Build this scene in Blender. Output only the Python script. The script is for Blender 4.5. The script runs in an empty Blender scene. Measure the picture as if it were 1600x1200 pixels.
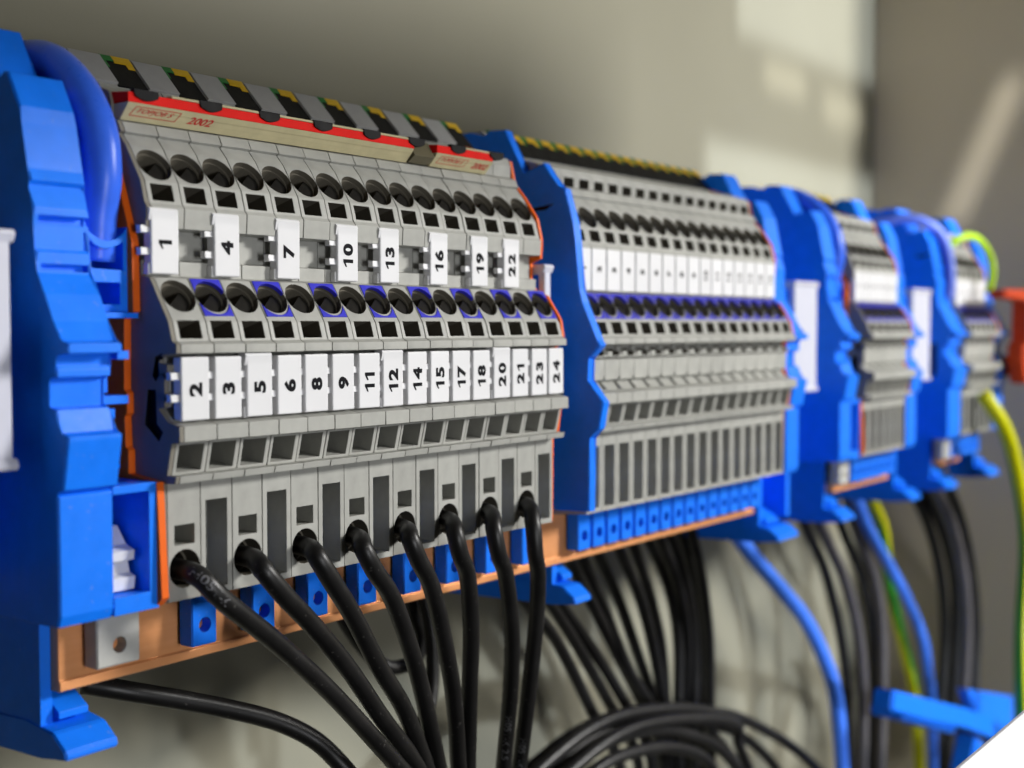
import bpy, bmesh, math, random
from mathutils import Vector, Matrix
random.seed(7)
S = 0.001                      # all numbers below are millimetres
sc = bpy.context.scene
COL = sc.collection

# ------------------------------------------------------------------ camera
cam_d = bpy.data.cameras.new("camera"); cam = bpy.data.objects.new("camera", cam_d); COL.objects.link(cam)
yaw, pit = math.radians(36.65), math.radians(2.569)
fw = Vector((math.cos(yaw)*math.cos(pit), math.sin(yaw)*math.cos(pit), -math.sin(pit)))
rt = Vector((math.sin(yaw), -math.cos(yaw), 0)); up = rt.cross(fw)
cam.matrix_world = Matrix(((rt.x, up.x, -fw.x, -122.3*S), (rt.y, up.y, -fw.y, 0), (rt.z, up.z, -fw.z, 0), (0, 0, 0, 1)))
cam_d.sensor_width = 36; cam_d.lens = 2030/1600*36
cam_d.clip_start = 0.005; cam_d.clip_end = 20
cam_d.dof.use_dof = True; cam_d.dof.focus_distance = 0.222; cam_d.dof.aperture_fstop = 16
sc.camera = cam

# ------------------------------------------------------------------ world + lamps
w = bpy.data.worlds.new("World"); sc.world = w; w.use_nodes = True
bg = w.node_tree.nodes["Background"]; bg.inputs[0].default_value = (0.95, 0.93, 0.85, 1); bg.inputs[1].default_value = 0.024

def area(name, loc, target, size, power, col=(1, 1, 1), spread=180, sy=None):
    d = bpy.data.lights.new(name, 'AREA'); d.energy = power; d.color = col; d.spread = math.radians(spread)
    d.shape = 'RECTANGLE'; d.size = size*S; d.size_y = (sy or size)*S
    o = bpy.data.objects.new(name, d); COL.objects.link(o)
    v = (Vector(target)-Vector(loc))
    o.rotation_euler = v.to_track_quat('-Z', 'Y').to_euler(); o.location = Vector(loc)*S
    return o
area("window_light", (650, -490, 300), (140, 160, -10), 190, 10.6, (1.0, 0.985, 0.95), sy=150)
area("room_light", (-30, -430, -50), (170, 165, 0), 180, 1.35, (0.97, 0.98, 1.0))
# narrow beams added to draw window reflections as bright patches on the back panel
area("patch_beam", (420, -60, 147), (420, 232, 147), 220, 0.050, (0.82, 0.89, 1.0), spread=3.5, sy=68)
area("patch_beam", (405, -60, 50), (405, 232, 50), 190, 0.027, (0.82, 0.89, 1.0), spread=3.5, sy=38)
area("patch_beam", (378, -60, 101), (378, 232, 101), 38, 0.0012, (1, 0.97, 0.9), spread=4, sy=11)
area("patch_beam", (440, -60, 96), (440, 232, 96), 44, 0.0014, (1, 0.97, 0.9), spread=4, sy=13)

area("low_panel_beam", (200, -60, -140), (200, 232, -140), 520, 0.085, (0.80, 0.88, 1.0), spread=5, sy=92)  # beam added to brighten the back panel below the rail
st_l = area("patch_beam", (100, 60, 190), (475, 181, 78), 4, 0.0012, (1, 0.98, 0.93), spread=3, sy=64)  # beam added to draw the diagonal streak on the side wall
st_l.rotation_euler.rotate_axis('Z', math.radians(-24))
sc.view_settings.view_transform = 'Standard'; sc.view_settings.look = 'None'
sc.view_settings.exposure = -0.05; sc.view_settings.gamma = 1
sc.cycles.max_bounces = 8; sc.cycles.sample_clamp_indirect = 2.0; sc.cycles.caustics_reflective = False; sc.cycles.caustics_refractive = False; sc.cycles.use_light_tree = False
sc.cycles.use_denoising = True

# ------------------------------------------------------------------ materials
def mat(name, col, rough=0.45, metal=0.0, noise=0.06, scale=300, bevel=0.00022, spec=0.22, bump=0.0, coat=0.0, rough_var=0.08, dust=0.0, vary=0.0):
    m = bpy.data.materials.new(name); m.use_nodes = True
    nt = m.node_tree; N = nt.nodes; L = nt.links; b = N["Principled BSDF"]
    tc = N.new("ShaderNodeTexCoord")
    n = N.new("ShaderNodeTexNoise"); n.inputs["Scale"].default_value = scale; n.inputs["Detail"].default_value = 4
    L.new(tc.outputs["Object"], n.inputs["Vector"])
    r = N.new("ShaderNodeMapRange"); r.inputs[1].default_value = 0.3; r.inputs[2].default_value = 0.7
    r.inputs[3].default_value = 1-noise; r.inputs[4].default_value = 1+noise
    L.new(n.outputs["Fac"], r.inputs[0])
    mx = N.new("ShaderNodeVectorMath"); mx.operation = 'SCALE'; mx.inputs[0].default_value = col[:3]
    L.new(r.outputs[0], mx.inputs["Scale"])
    if vary:
        oi = N.new("ShaderNodeObjectInfo"); rv = N.new("ShaderNodeMapRange"); rv.inputs[3].default_value = 1-vary; rv.inputs[4].default_value = 1+vary
        L.new(oi.outputs["Random"], rv.inputs[0]); ml = N.new("ShaderNodeMath"); ml.operation = 'MULTIPLY'; L.new(rv.outputs[0], ml.inputs[0]); L.new(r.outputs[0], ml.inputs[1]); L.new(ml.outputs[0], mx.inputs["Scale"])
    if dust:
        nd = N.new("ShaderNodeTexNoise"); nd.inputs["Scale"].default_value = 1100; nd.inputs["Detail"].default_value = 1; L.new(tc.outputs["Object"], nd.inputs["Vector"])
        rd = N.new("ShaderNodeMapRange"); rd.inputs[1].default_value = 0.70; rd.inputs[2].default_value = 0.76; rd.inputs[3].default_value = 0; rd.inputs[4].default_value = dust; L.new(nd.outputs["Fac"], rd.inputs[0])
        ns = N.new("ShaderNodeTexNoise"); ns.inputs["Scale"].default_value = 70; ns.inputs["Detail"].default_value = 6; L.new(tc.outputs["Object"], ns.inputs["Vector"])
        rs = N.new("ShaderNodeMapRange"); rs.inputs[1].default_value = 0.5; rs.inputs[2].default_value = 0.8; rs.inputs[3].default_value = 0; rs.inputs[4].default_value = dust*.22; L.new(ns.outputs["Fac"], rs.inputs[0])
        ad = N.new("ShaderNodeMath"); ad.operation = 'ADD'; L.new(rd.outputs[0], ad.inputs[0]); L.new(rs.outputs[0], ad.inputs[1])
        mm = N.new("ShaderNodeMix"); mm.data_type = 'RGBA'; mm.inputs[7].default_value = (0.45, 0.43, 0.40, 1)
        L.new(ad.outputs[0], mm.inputs[0]); L.new(mx.outputs[0], mm.inputs[6]); L.new(mm.outputs[2], b.inputs["Base Color"])
    else: L.new(mx.outputs[0], b.inputs["Base Color"])
    rr = N.new("ShaderNodeMapRange"); rr.inputs[3].default_value = max(0.02, rough-rough_var); rr.inputs[4].default_value = rough+rough_var
    n2 = N.new("ShaderNodeTexNoise"); n2.inputs["Scale"].default_value = scale*3; L.new(tc.outputs["Object"], n2.inputs["Vector"])
    L.new(n2.outputs["Fac"], rr.inputs[0]); L.new(rr.outputs[0], b.inputs["Roughness"])
    b.inputs["Metallic"].default_value = metal; b.inputs["Specular IOR Level"].default_value = spec
    b.inputs["Coat Weight"].default_value = coat; b.inputs["Coat Roughness"].default_value = 0.2
    bv = None
    if bevel:
        bv = N.new("ShaderNodeBevel"); bv.samples = 4; bv.inputs[0].default_value = bevel
        L.new(bv.outputs[0], b.inputs["Normal"])
    if bump:
        bp = N.new("ShaderNodeBump"); bp.inputs["Strength"].default_value = bump; bp.inputs["Distance"].default_value = 0.0002
        L.new(n2.outputs["Fac"], bp.inputs["Height"])
        if bv: L.new(bv.outputs[0], bp.inputs["Normal"])
        L.new(bp.outputs[0], b.inputs["Normal"])
    return m
GREY = mat("grey_polyamide", (0.365, 0.365, 0.338), 0.5, vary=0.07, bump=0.05, noise=0.09, dust=0.12)
SHADE_GREY = mat("shaded_grey_polyamide", (0.21, 0.195, 0.165), 0.6, bump=0.05, spec=0.15)  # housing grey darkened: shade of the left-facing side put into the colour
HOLE_SHADE = mat("shaded_hole_grey", (0.115, 0.104, 0.082), 0.6, spec=0.1)  # shade inside holes and slots, put into a darker housing grey
BLUE = mat("blue_polyamide", (0.006, 0.19, 0.95), 0.42, noise=0.05, bump=0.03, dust=0.10)
ROYAL = mat("royal_blue_marking", (0.035, 0.035, 0.50), 0.45)
ORANGE = mat("orange_polyamide", (0.80, 0.13, 0.008), 0.45)
WHITE = mat("white_marker_plastic", (0.70, 0.70, 0.715), 0.45, noise=0.03, scale=120, dust=0.05, vary=0.03)
CARRIER = mat("carrier_plastic", (0.58, 0.59, 0.68), 0.45, noise=0.02)
INK = mat("black_ink", (0.012, 0.012, 0.014), 0.6, bevel=0, spec=0.03)
REDINK = mat("red_ink", (0.55, 0.03, 0.03), 0.5, bevel=0)
RED = mat("red_plastic", (0.80, 0.012, 0.008), 0.5, spec=0.05)
CREAM = mat("cream_plastic", (0.56, 0.50, 0.30), 0.5, noise=0.08, spec=0.1)
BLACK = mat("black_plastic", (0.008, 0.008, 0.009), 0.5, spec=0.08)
GREEN = mat("green_plastic", (0.02, 0.17, 0.035), 0.45)
YELLOW = mat("yellow_plastic", (0.68, 0.42, 0.01), 0.45)
CABLE = mat("black_pvc", (0.009, 0.0085, 0.0085), 0.4, spec=0.35, bevel=0, scale=150, noise=0.2, bump=0.12, dust=0.10)
CABLE2 = mat("grey_pvc", (0.10, 0.092, 0.094), 0.4, bevel=0)
CBLUE = mat("blue_pvc", (0.04, 0.15, 0.85), 0.3, bevel=0)
PRINT = mat("grey_print", (0.16, 0.16, 0.17), 0.5, bevel=0)
HANDLE = mat("red_orange_plastic", (0.48, 0.045, 0.008), 0.45)

def panel_mat(name, c1, c2, rough=0.35):
    m = mat(name, c1, rough, noise=0.05, scale=9, bevel=0, bump=0)
    nt = m.node_tree; N = nt.nodes; L = nt.links; b = N["Principled BSDF"]
    n = N.new("ShaderNodeTexNoise"); n.inputs["Scale"].default_value = 1500; n.inputs["Detail"].default_value = 2
    tc = N.new("ShaderNodeTexCoord"); L.new(tc.outputs["Object"], n.inputs["Vector"])
    bp = N.new("ShaderNodeBump"); bp.inputs["Strength"].default_value = 0.08; bp.inputs["Distance"].default_value = 0.0002; b.inputs["Specular IOR Level"].default_value = 0.03
    L.new(n.outputs["Fac"], bp.inputs["Height"]); L.new(bp.outputs[0], b.inputs["Normal"])
    return m
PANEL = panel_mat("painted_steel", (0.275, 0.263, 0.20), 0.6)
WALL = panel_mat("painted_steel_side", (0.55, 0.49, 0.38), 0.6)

def copper_mat():
    m = mat("copper", (0.80, 0.36, 0.17), 0.42, metal=0.45, noise=0.05, bevel=0.0002)
    nt = m.node_tree; N = nt.nodes; L = nt.links; b = N["Principled BSDF"]
    tc = N.new("ShaderNodeTexCoord"); mp = N.new("ShaderNodeMapping"); mp.inputs["Scale"].default_value = (8, 700, 700)
    L.new(tc.outputs["Object"], mp.inputs["Vector"])
    n = N.new("ShaderNodeTexNoise"); n.inputs["Scale"].default_value = 2; n.inputs["Detail"].default_value = 6
    L.new(mp.outputs[0], n.inputs["Vector"])
    cr = N.new("ShaderNodeValToRGB"); e = cr.color_ramp.elements
    e[0].position = 0.3; e[0].color = (0.89, 0.385, 0.155, 1); e[1].position = 0.7; e[1].color = (0.93, 0.42, 0.18, 1)
    L.new(n.outputs["Fac"], cr.inputs[0]); L.new(cr.outputs[0], b.inputs["Base Color"])
    return m
COPPER = copper_mat()

def yg_mat():
    m = bpy.data.materials.new("yellow_green_pvc"); m.use_nodes = True
    nt = m.node_tree; N = nt.nodes; L = nt.links; b = N["Principled BSDF"]; b.inputs["Roughness"].default_value = 0.35
    at = N.new("ShaderNodeAttribute"); at.attribute_name = "around"
    cr = N.new("ShaderNodeValToRGB"); cr.color_ramp.interpolation = 'CONSTANT'; e = cr.color_ramp.elements
    e[0].position = 0; e[0].color = (0.70, 0.70, 0.0, 1); e[1].position = 0.62; e[1].color = (0.03, 0.30, 0.02, 1)
    L.new(at.outputs["Fac"], cr.inputs[0]); L.new(cr.outputs[0], b.inputs["Base Color"])
    return m
YG = yg_mat()
LIME = mat("lime_pvc", (0.42, 0.68, 0.02), 0.35, bevel=0)
AZURE = mat("azure_pvc", (0.07, 0.23, 0.95), 0.3, bevel=0)

# ------------------------------------------------------------------ helpers
def tag(o, label=None, cat=None, group=None, kind=None):
    if label: o["label"] = label
    if cat: o["category"] = cat
    if group: o["group"] = group
    if kind: o["kind"] = kind
    return o
def thing(name, loc, label, cat, group=None):
    o = bpy.data.objects.new(name, None); o.empty_display_size = 0.005; COL.objects.link(o)
    o.location = Vector(loc)*S
    return tag(o, label, cat, group)
ORI = {}
def origin_of(p):
    if p is None: return Vector((0, 0, 0))
    return ORI.get(p.name, Vector((0, 0, 0)))
def root(name, loc, label, cat, group=None):
    o = thing(name, loc, label, cat, group); ORI[o.name] = Vector(loc); return o
def emit(name, bm, material, parent=None, origin=None, smooth=False):
    """link a bmesh (world millimetres) as one mesh object"""
    if parent is not None: org = origin_of(parent)
    else: org = Vector(origin or (0, 0, 0))
    bmesh.ops.recalc_face_normals(bm, faces=bm.faces)
    for v in bm.verts: v.co = (v.co-org)*S
    me = bpy.data.meshes.new(name); bm.to_mesh(me); bm.free()
    mats = material if isinstance(material, (list, tuple)) else [material]
    for m in mats: me.materials.append(m)
    if smooth:
        for p in me.polygons: p.use_smooth = True
    o = bpy.data.objects.new(name, me); COL.objects.link(o)
    if parent is not None: o.parent = parent; ORI[o.name] = org
    else: o.location = org*S; ORI[o.name] = org
    return o
def box(bm, x0, x1, y0, y1, z0, z1, mi=0):
    vs = [bm.verts.new((x, y, z)) for x in (x0, x1) for y in (y0, y1) for z in (z0, z1)]
    fs = []
    for q in ((0, 1, 3, 2), (4, 6, 7, 5), (0, 4, 5, 1), (2, 3, 7, 6), (0, 2, 6, 4), (1, 5, 7, 3)):
        f = bm.faces.new([vs[i] for i in q]); f.material_index = mi; fs.append(f)
    return fs
def prism(bm, prof, x0, x1, mi=0):
    """extrude a (y,z) outline along x"""
    a = [bm.verts.new((x0, y, z)) for y, z in prof]; b = [bm.verts.new((x1, y, z)) for y, z in prof]
    n = len(prof); fs = [bm.faces.new(a), bm.faces.new(b[::-1])]
    for i in range(n): fs.append(bm.faces.new((a[i], b[i], b[(i+1) % n], a[(i+1) % n])))
    for f in fs: f.material_index = mi
    return fs
def prism_y(bm, prof, y0, y1, mi=0):
    """extrude an (x,z) outline along y"""
    a = [bm.verts.new((x, y0, z)) for x, z in prof]; b = [bm.verts.new((x, y1, z)) for x, z in prof]
    n = len(prof); fs = [bm.faces.new(a), bm.faces.new(b[::-1])]
    for i in range(n): fs.append(bm.faces.new((a[i], b[i], b[(i+1) % n], a[(i+1) % n])))
    for f in fs: f.material_index = mi
def cyl(bm, p0, p1, r0, r1=None, n=28, mi=0):
    p0, p1 = Vector(p0), Vector(p1); r1 = r0 if r1 is None else r1
    d = (p1-p0).normalized(); a = d.orthogonal().normalized() if abs(d.x) > .9 else Vector((1, 0, 0)); a = (a-d*a.dot(d)).normalized(); b = d.cross(a)
    A = [bm.verts.new(p0+(a*math.cos(t)+b*math.sin(t))*r0) for t in [2*math.pi*i/n for i in range(n)]]
    B = [bm.verts.new(p1+(a*math.cos(t)+b*math.sin(t))*r1) for t in [2*math.pi*i/n for i in range(n)]]
    fs = [bm.faces.new(A[::-1]), bm.faces.new(B)]
    for i in range(n): fs.append(bm.faces.new((A[i], A[(i+1) % n], B[(i+1) % n], B[i])))
    for f in fs: f.material_index = mi
def slanted_box(bm, x0, x1, p0, p1, nrm, depth, out=2, mi=0):
    """box whose mouth lies on the (y,z) line p0-p1 and that runs inwards along -nrm"""
    n = Vector((nrm[0], nrm[1])); a, b = Vector(p0), Vector(p1)
    prof = [a+n*out, b+n*out, b-n*depth, a-n*depth]
    prism(bm, [(v.x, v.y) for v in prof], x0, x1, mi)
def boolean(o, cutter_bm, cut_mat=None, op='DIFFERENCE', self_=False):
    org = ORI.get(o.name, Vector((0, 0, 0)))
    bmesh.ops.recalc_face_normals(cutter_bm, faces=cutter_bm.faces)
    for v in cutter_bm.verts: v.co = (v.co-org)*S
    me = bpy.data.meshes.new("cut"); cutter_bm.to_mesh(me); cutter_bm.free()
    if cut_mat: me.materials.append(cut_mat)
    c = bpy.data.objects.new("cut", me); COL.objects.link(c)
    wm = o.matrix_world.copy(); par = o.parent; o.parent = None; loc = o.location.copy(); o.location = (0, 0, 0)
    md = o.modifiers.new("b", 'BOOLEAN'); md.operation = op; md.solver = 'EXACT'; md.object = c; md.use_self = self_
    try: md.material_mode = 'TRANSFER'
    except Exception: pass
    bpy.context.view_layer.update()
    dg = bpy.context.evaluated_depsgraph_get()
    new = bpy.data.meshes.new_from_object(o.evaluated_get(dg), preserve_all_data_layers=True, depsgraph=dg)
    o.modifiers.clear(); old = o.data; nm = old.name; o.data = new; bpy.data.meshes.remove(old); new.name = nm
    bpy.data.objects.remove(c); bpy.data.meshes.remove(me)
    o.parent = par; o.location = loc
    return o
def copy_part(o, parent):
    c = o.copy(); COL.objects.link(c); c.parent = parent; ORI[c.name] = ORI.get(o.name, Vector())
    for ch in o.children: copy_part(ch, c)
    return c

# text as flat mesh, cached by string
_tc = {}
def text_verts(s, bold=0.0):
    k = (s, bold)
    if k not in _tc:
        cu = bpy.data.curves.new("t", 'FONT'); cu.body = s; cu.align_x = 'CENTER'; cu.align_y = 'CENTER'; cu.offset = bold; cu.resolution_u = 4
        ob = bpy.data.objects.new("t", cu); COL.objects.link(ob); bpy.context.view_layer.update()
        dg = bpy.context.evaluated_depsgraph_get(); me = bpy.data.meshes.new_from_object(ob.evaluated_get(dg))
        vs = [v.co.copy() for v in me.vertices]; fs = [tuple(p.vertices) for p in me.polygons]
        xs = [v.x for v in vs]; ys = [v.y for v in vs]; cx, cy = (max(xs)+min(xs))/2, (max(ys)+min(ys))/2
        vs = [Vector((v.x-cx, v.y-cy, 0)) for v in vs]
        bpy.data.objects.remove(ob); bpy.data.curves.remove(cu); bpy.data.meshes.remove(me)
        _tc[k] = (vs, fs, max(xs)-min(xs), max(ys)-min(ys))
    return _tc[k]
def put_text(bm, s, f, bold=0.0, mi=0):
    vs, fs, W, H = text_verts(s, bold)
    nv = [bm.verts.new(f(v.x, v.y, W, H)) for v in vs]
    for q in fs:
        try: bm.faces.new([nv[i] for i in q]).material_index = mi
        except ValueError: pass

def spline(pts, sub=10):
    P = [Vector(p) for p in pts]; P = [P[0]*2-P[1]]+P+[P[-1]*2-P[-2]]; out = []
    for i in range(1, len(P)-2):
        for k in range(sub):
            t = k/sub; a, b, c, d = P[i-1:i+3]
            out.append(0.5*((2*b)+(-a+c)*t+(2*a-5*b+4*c-d)*t*t+(-a+3*b-3*c+d)*t**3))
    out.append(P[-2]); return out
def frames(path):
    T = [(path[min(i+1, len(path)-1)]-path[max(i-1, 0)]).normalized() for i in range(len(path))]
    a = T[0].cross(Vector((0, 1, 0))).normalized(); out = []
    for t in T:
        a = (a-t*a.dot(t)).normalized(); out.append((a.copy(), t.cross(a)))
    return out
def tube_mesh(path, r, n=20, twist=0.0):
    bm = bmesh.new(); fr = frames(path); rings = []; lay = bm.verts.layers.float.new("around")
    for i, (p, (a, b)) in enumerate(zip(path, fr)):
        ring = []
        for k in range(n):
            t = 2*math.pi*k/n
            v = bm.verts.new(p+(a*math.cos(t)+b*math.sin(t))*r); v[lay] = ((k/n)+twist*i) % 1.0; ring.append(v)
        rings.append(ring)
    for i in range(len(rings)-1):
        for k in range(n): bm.faces.new((rings[i][k], rings[i][(k+1) % n], rings[i+1][(k+1) % n], rings[i+1][k]))
    bm.faces.new(rings[0][::-1]); bm.faces.new(rings[-1])
    return bm
def cable(name, pts, r, m, label, cat="cable", group=None, twist=0.0, sub=10):
    path = spline(pts, sub)
    o = emit(name, tube_mesh(path, r, twist=twist), m, origin=pts[0], smooth=True)
    tag(o, label, cat, group)
    return o, path

# ------------------------------------------------------------------ the cabinet
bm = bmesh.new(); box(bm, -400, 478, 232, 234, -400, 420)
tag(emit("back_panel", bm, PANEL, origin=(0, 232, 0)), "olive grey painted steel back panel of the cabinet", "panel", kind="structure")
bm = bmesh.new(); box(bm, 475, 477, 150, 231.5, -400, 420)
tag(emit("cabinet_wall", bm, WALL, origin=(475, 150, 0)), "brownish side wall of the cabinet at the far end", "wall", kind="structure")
bm = bmesh.new(); box(bm, 900, 905, -150, 500, -500, 600)
tag(emit("room_wall", bm, WALL, origin=(900, 0, 0)), "plain wall of the room behind the open cabinet", "wall", kind="structure")
bm = bmesh.new(); prism(bm, [(205, -17.5), (206.2, -17.5), (206.2, -13), (214, -13), (214, 13), (206.2, 13), (206.2, 17.5), (205, 17.5), (205, 12), (213, 12), (213, -12), (205, -12)], -60, 430)
tag(emit("mounting_rail", bm, mat("zinc", (.5, .5, .5), .35, metal=1), origin=(0, 206, 0)), "zinc plated top hat rail hidden behind the terminal blocks", "rail", kind="structure")

bm = bmesh.new(); box(bm, -400, 335, 15, 50, 104, 106); box(bm, -400, 335, 48, 50, 106, 140); box(bm, -400, 200, 46, 47.8, 79, 104)  # lip boxes added out of view to shade the upper panel and top rows
tag(emit("shade_lip", bm, WALL, origin=(0, 40, 90)), "unseen steel lip added above the view to shade the panel and top rows", "shading lip", kind="structure")
# ------------------------------------------------------------------ terminal block outline (y, z), front from top to bottom
BLOCK = [(200, 44.1), (183, 44.1), (178.4, 39.3), (177.5, 38.2), (170, 36.6), (165.8, 35.2), (165.2, 33.5), (165.2, 31.2), (163.8, 30.6), (163.0, 29.0), (163.6, 28.7), (162.0, 26.9), (158.6, 21.5), (157.7, 18.2),
         (157.2, 17.6), (157.4, 14.6), (160.3, 14.4), (160.3, 9.9), (158.6, 9.7), (158.6, 7.5), (156.7, 7.1), (153.5, 2.0), (152.6, 0.6), (151.8, -2.2), (150.8, -2.7), (150.8, -4.0),
         (153.4, -4.2), (154.6, -4.6), (154.6, -5.5), (152.9, -5.7), (152.9, -6.9), (154.6, -7.1), (153.6, -7.4), (153.6, -11.9), (155.0, -12.2), (152.8, -14.1), (150.3, -14.6), (150.3, -16.9), (152.1, -17.2),
         (153.2, -21.9), (151.2, -21.95), (151.5, -23.0), (154.3, -23.2), (154.3, -40.9), (163, -41.6), (200, -41.6)]
N1 = (-0.845, 0.535)   # outward normal of the two slanted hole faces
X0, PW = 0.0, 6.2

def housing(kind, parent, name="housing", cover_pockets=False):
    bm = bmesh.new(); prism(bm, BLOCK, 0.09, 6.11)
    o = emit(name, bm, GREY, parent)
    c = bmesh.new()
    prism_y(c, [(4.7, -13.95), (6.5, -13.95), (6.5, -11.2), (5.75, -11.2)], 148, 156.3); o = boolean(o, c, HOLE_SHADE); c = bmesh.new()
    box(c, 5.3, 6.4, 148, 156.0, -6.3, -4.45); o = boolean(o, c, HOLE_SHADE); c = bmesh.new()
    box(c, 2.0, 4.9, 151, 158, -6.6, -5.05); o = boolean(o, c, HOLE_SHADE); c = bmesh.new()
    for (y, z) in ((160.25, 24.15), (155.05, 4.45)):
        n = Vector((0, N1[0], N1[1])); p = Vector((3.15, y, z))
        cyl(c, p+n*3, p-n*1.0, 2.95, 2.75, 40)
        for v in c.verts: v.co.x = 3.1+(v.co.x-3.15)*1.075
        o = boolean(o, c, HOLE_SHADE); c = bmesh.new()
        cyl(c, p-n*0.6, p-n*12, 2.55, 1.7, 30)
        o = boolean(o, c, HOLE_SHADE); c = bmesh.new()
    # square test slots with a little chamfer on the right edge
    slanted_box(c, 0.85, 4.85, (158.5, 21.1), (157.8, 18.6), (-0.96, 0.28), 9)
    slanted_box(c, 0.85, 5.0, (152.6, 0.85), (151.9, -1.85), (-0.96, 0.28), 9)
    o = boolean(o, c, HOLE_SHADE); c = bmesh.new()
    # square entry row under the marker lip: sloping floor
    prism(c, [(148, -17.45), (160.2, -17.45), (160.2, -20.5), (153.2, -21.5), (148, -21.5)], 0.62, 5.35)
    o = boolean(o, c, None); c = bmesh.new()
    prism(c, [(160.0, -17.6), (176, -17.6), (176, -18.9), (160.0, -20.3)], 0.72, 5.25)
    o = boolean(o, c, HOLE_SHADE); c = bmesh.new()
    if kind == 'A':
        box(c, 1.25, 5.05, 150, 160, -32.6, -29.6)
        o = boolean(o, c, None); c = bmesh.new()
        cyl(c, (3.15, 150, -36.2), (3.15, 157.3, -36.2), 3.0, 2.8, 36)
        o = boolean(o, c, HOLE_SHADE); c = bmesh.new()
        cyl(c, (3.15, 157, -36.3), (3.15, 172, -36.3), 2.5, 2.3, 24)
        o = boolean(o, c, HOLE_SHADE)
    else:
        box(c, 1.0, 5.2, 150, 159, -39.9, -26.4)
        o = boolean(o, c, None); c = bmesh.new()
        box(c, 1.15, 5.1, 158.8, 174, -39.6, -26.6); o = boolean(o, c, HOLE_SHADE)
    return o
STEEL = mat("dark_spring_steel", (0.07, 0.066, 0.06), 0.35, metal=0.8, noise=0.15, scale=600, bevel=0)
def springs(parent):
    """steel leaf across the lower right half of each round wire entry"""
    n = Vector((0, N1[0], N1[1])); a = Vector((1, 0, 0)); b = n.cross(a)
    if b.z < 0: b = -b
    bm = bmesh.new()
    for (y, z) in ((160.25, 24.15), (155.05, 4.45)):
        c = Vector((3.12, y, z))-n*1.5
        pts = [(math.cos(math.radians(t))*2.45, math.sin(math.radians(t))*2.45) for t in range(-140, 41, 20)]
        top = [bm.verts.new(c+a*u+b*v+n*(0.35*(u-v)/2.4)) for u, v in pts]; bot = [bm.verts.new(v.co-n*.35) for v in top]
        bm.faces.new(top); bm.faces.new(bot[::-1])
        for i in range(len(top)): bm.faces.new((top[i], bot[i], bot[(i+1) % len(top)], top[(i+1) % len(top)]))
    return emit("clamp_spring", bm, STEEL, parent)
def marking_ring(parent, kind='full'):
    """royal blue ring round the lower wire entry"""
    n = Vector((0, N1[0], N1[1])); p = Vector((3.15, 155.05, 4.45)); a = Vector((1, 0, 0)); b = n.cross(a)
    # plate following the slanted face with a round bore
    bm = bmesh.new()
    s0, s1 = Vector((156.7, 7.1)), Vector((153.15, 1.5)); nn = Vector(N1)
    prism(bm, [tuple(s0+nn*0.12), tuple(s1+nn*0.12), tuple(s1-nn*0.6), tuple(s0-nn*0.6)], 0.3, 5.95)
    o = emit("blue_marking", bm, ROYAL, parent)
    c = bmesh.new(); cyl(c, p+n*3-b*.25, p-n*3-b*.25, 3.0, 3.0, 36); slanted_box(c, 1.05, 4.75, (152.6, 0.75), (151.9, -1.75), (-0.96, 0.28), 9)
    return boolean(o, c, None)
def slot_fins(parent):
    bm = bmesh.new(); box(bm, 0.95, 1.75, 157.0, 158.6, -34.2, -32.9); box(bm, 0.95, 1.75, 157.0, 158.6, -38.2, -37.0)
    return emit("latch", bm, BLUE, parent)
EA, EB = Vector((183.0, 44.1)), Vector((178.4, 39.3))
def earth_strip(bm, z1, z0, xa, xb, mi, up_=0.3):
    d = EB-EA; n = Vector((-0.72, 0.69))*up_; p, q = EA+d*z1, EA+d*z0
    prism(bm, [tuple(p+n), tuple(q+n), tuple(q-n*.9), tuple(p-n*.9)], xa, xb, mi)
def earth_opening(parent, x=0.0, w_=5.9):
    bm = bmesh.new(); k = w_/5.9
    earth_strip(bm, 0, 1.12, x, x+w_, 0, .2)
    for z1, z0, a, b, mi, u in ((-.07, .13, 0, 2.3, 1, .34), (-.07, .19, 2.3, w_/k, 2, .36), (.19, .36, 4.5, 5.9, 2, .3), (.13, .4, 0, .7, 1, .3)):
        earth_strip(bm, z1, z0, x+a*k, x+b*k, mi, u)
    return emit("earth_entry", bm, [BLACK, GREEN, YELLOW], parent)
def top_tile(parent, x=0.0):
    bm = bmesh.new(); earth_strip(bm, -.02, 1.06, x, x+6.2, 0, .45)
    return emit("earth_marker", bm, TILE, parent)
TILE = mat("light_grey_tile", (0.34, 0.34, 0.34), .45)
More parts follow.
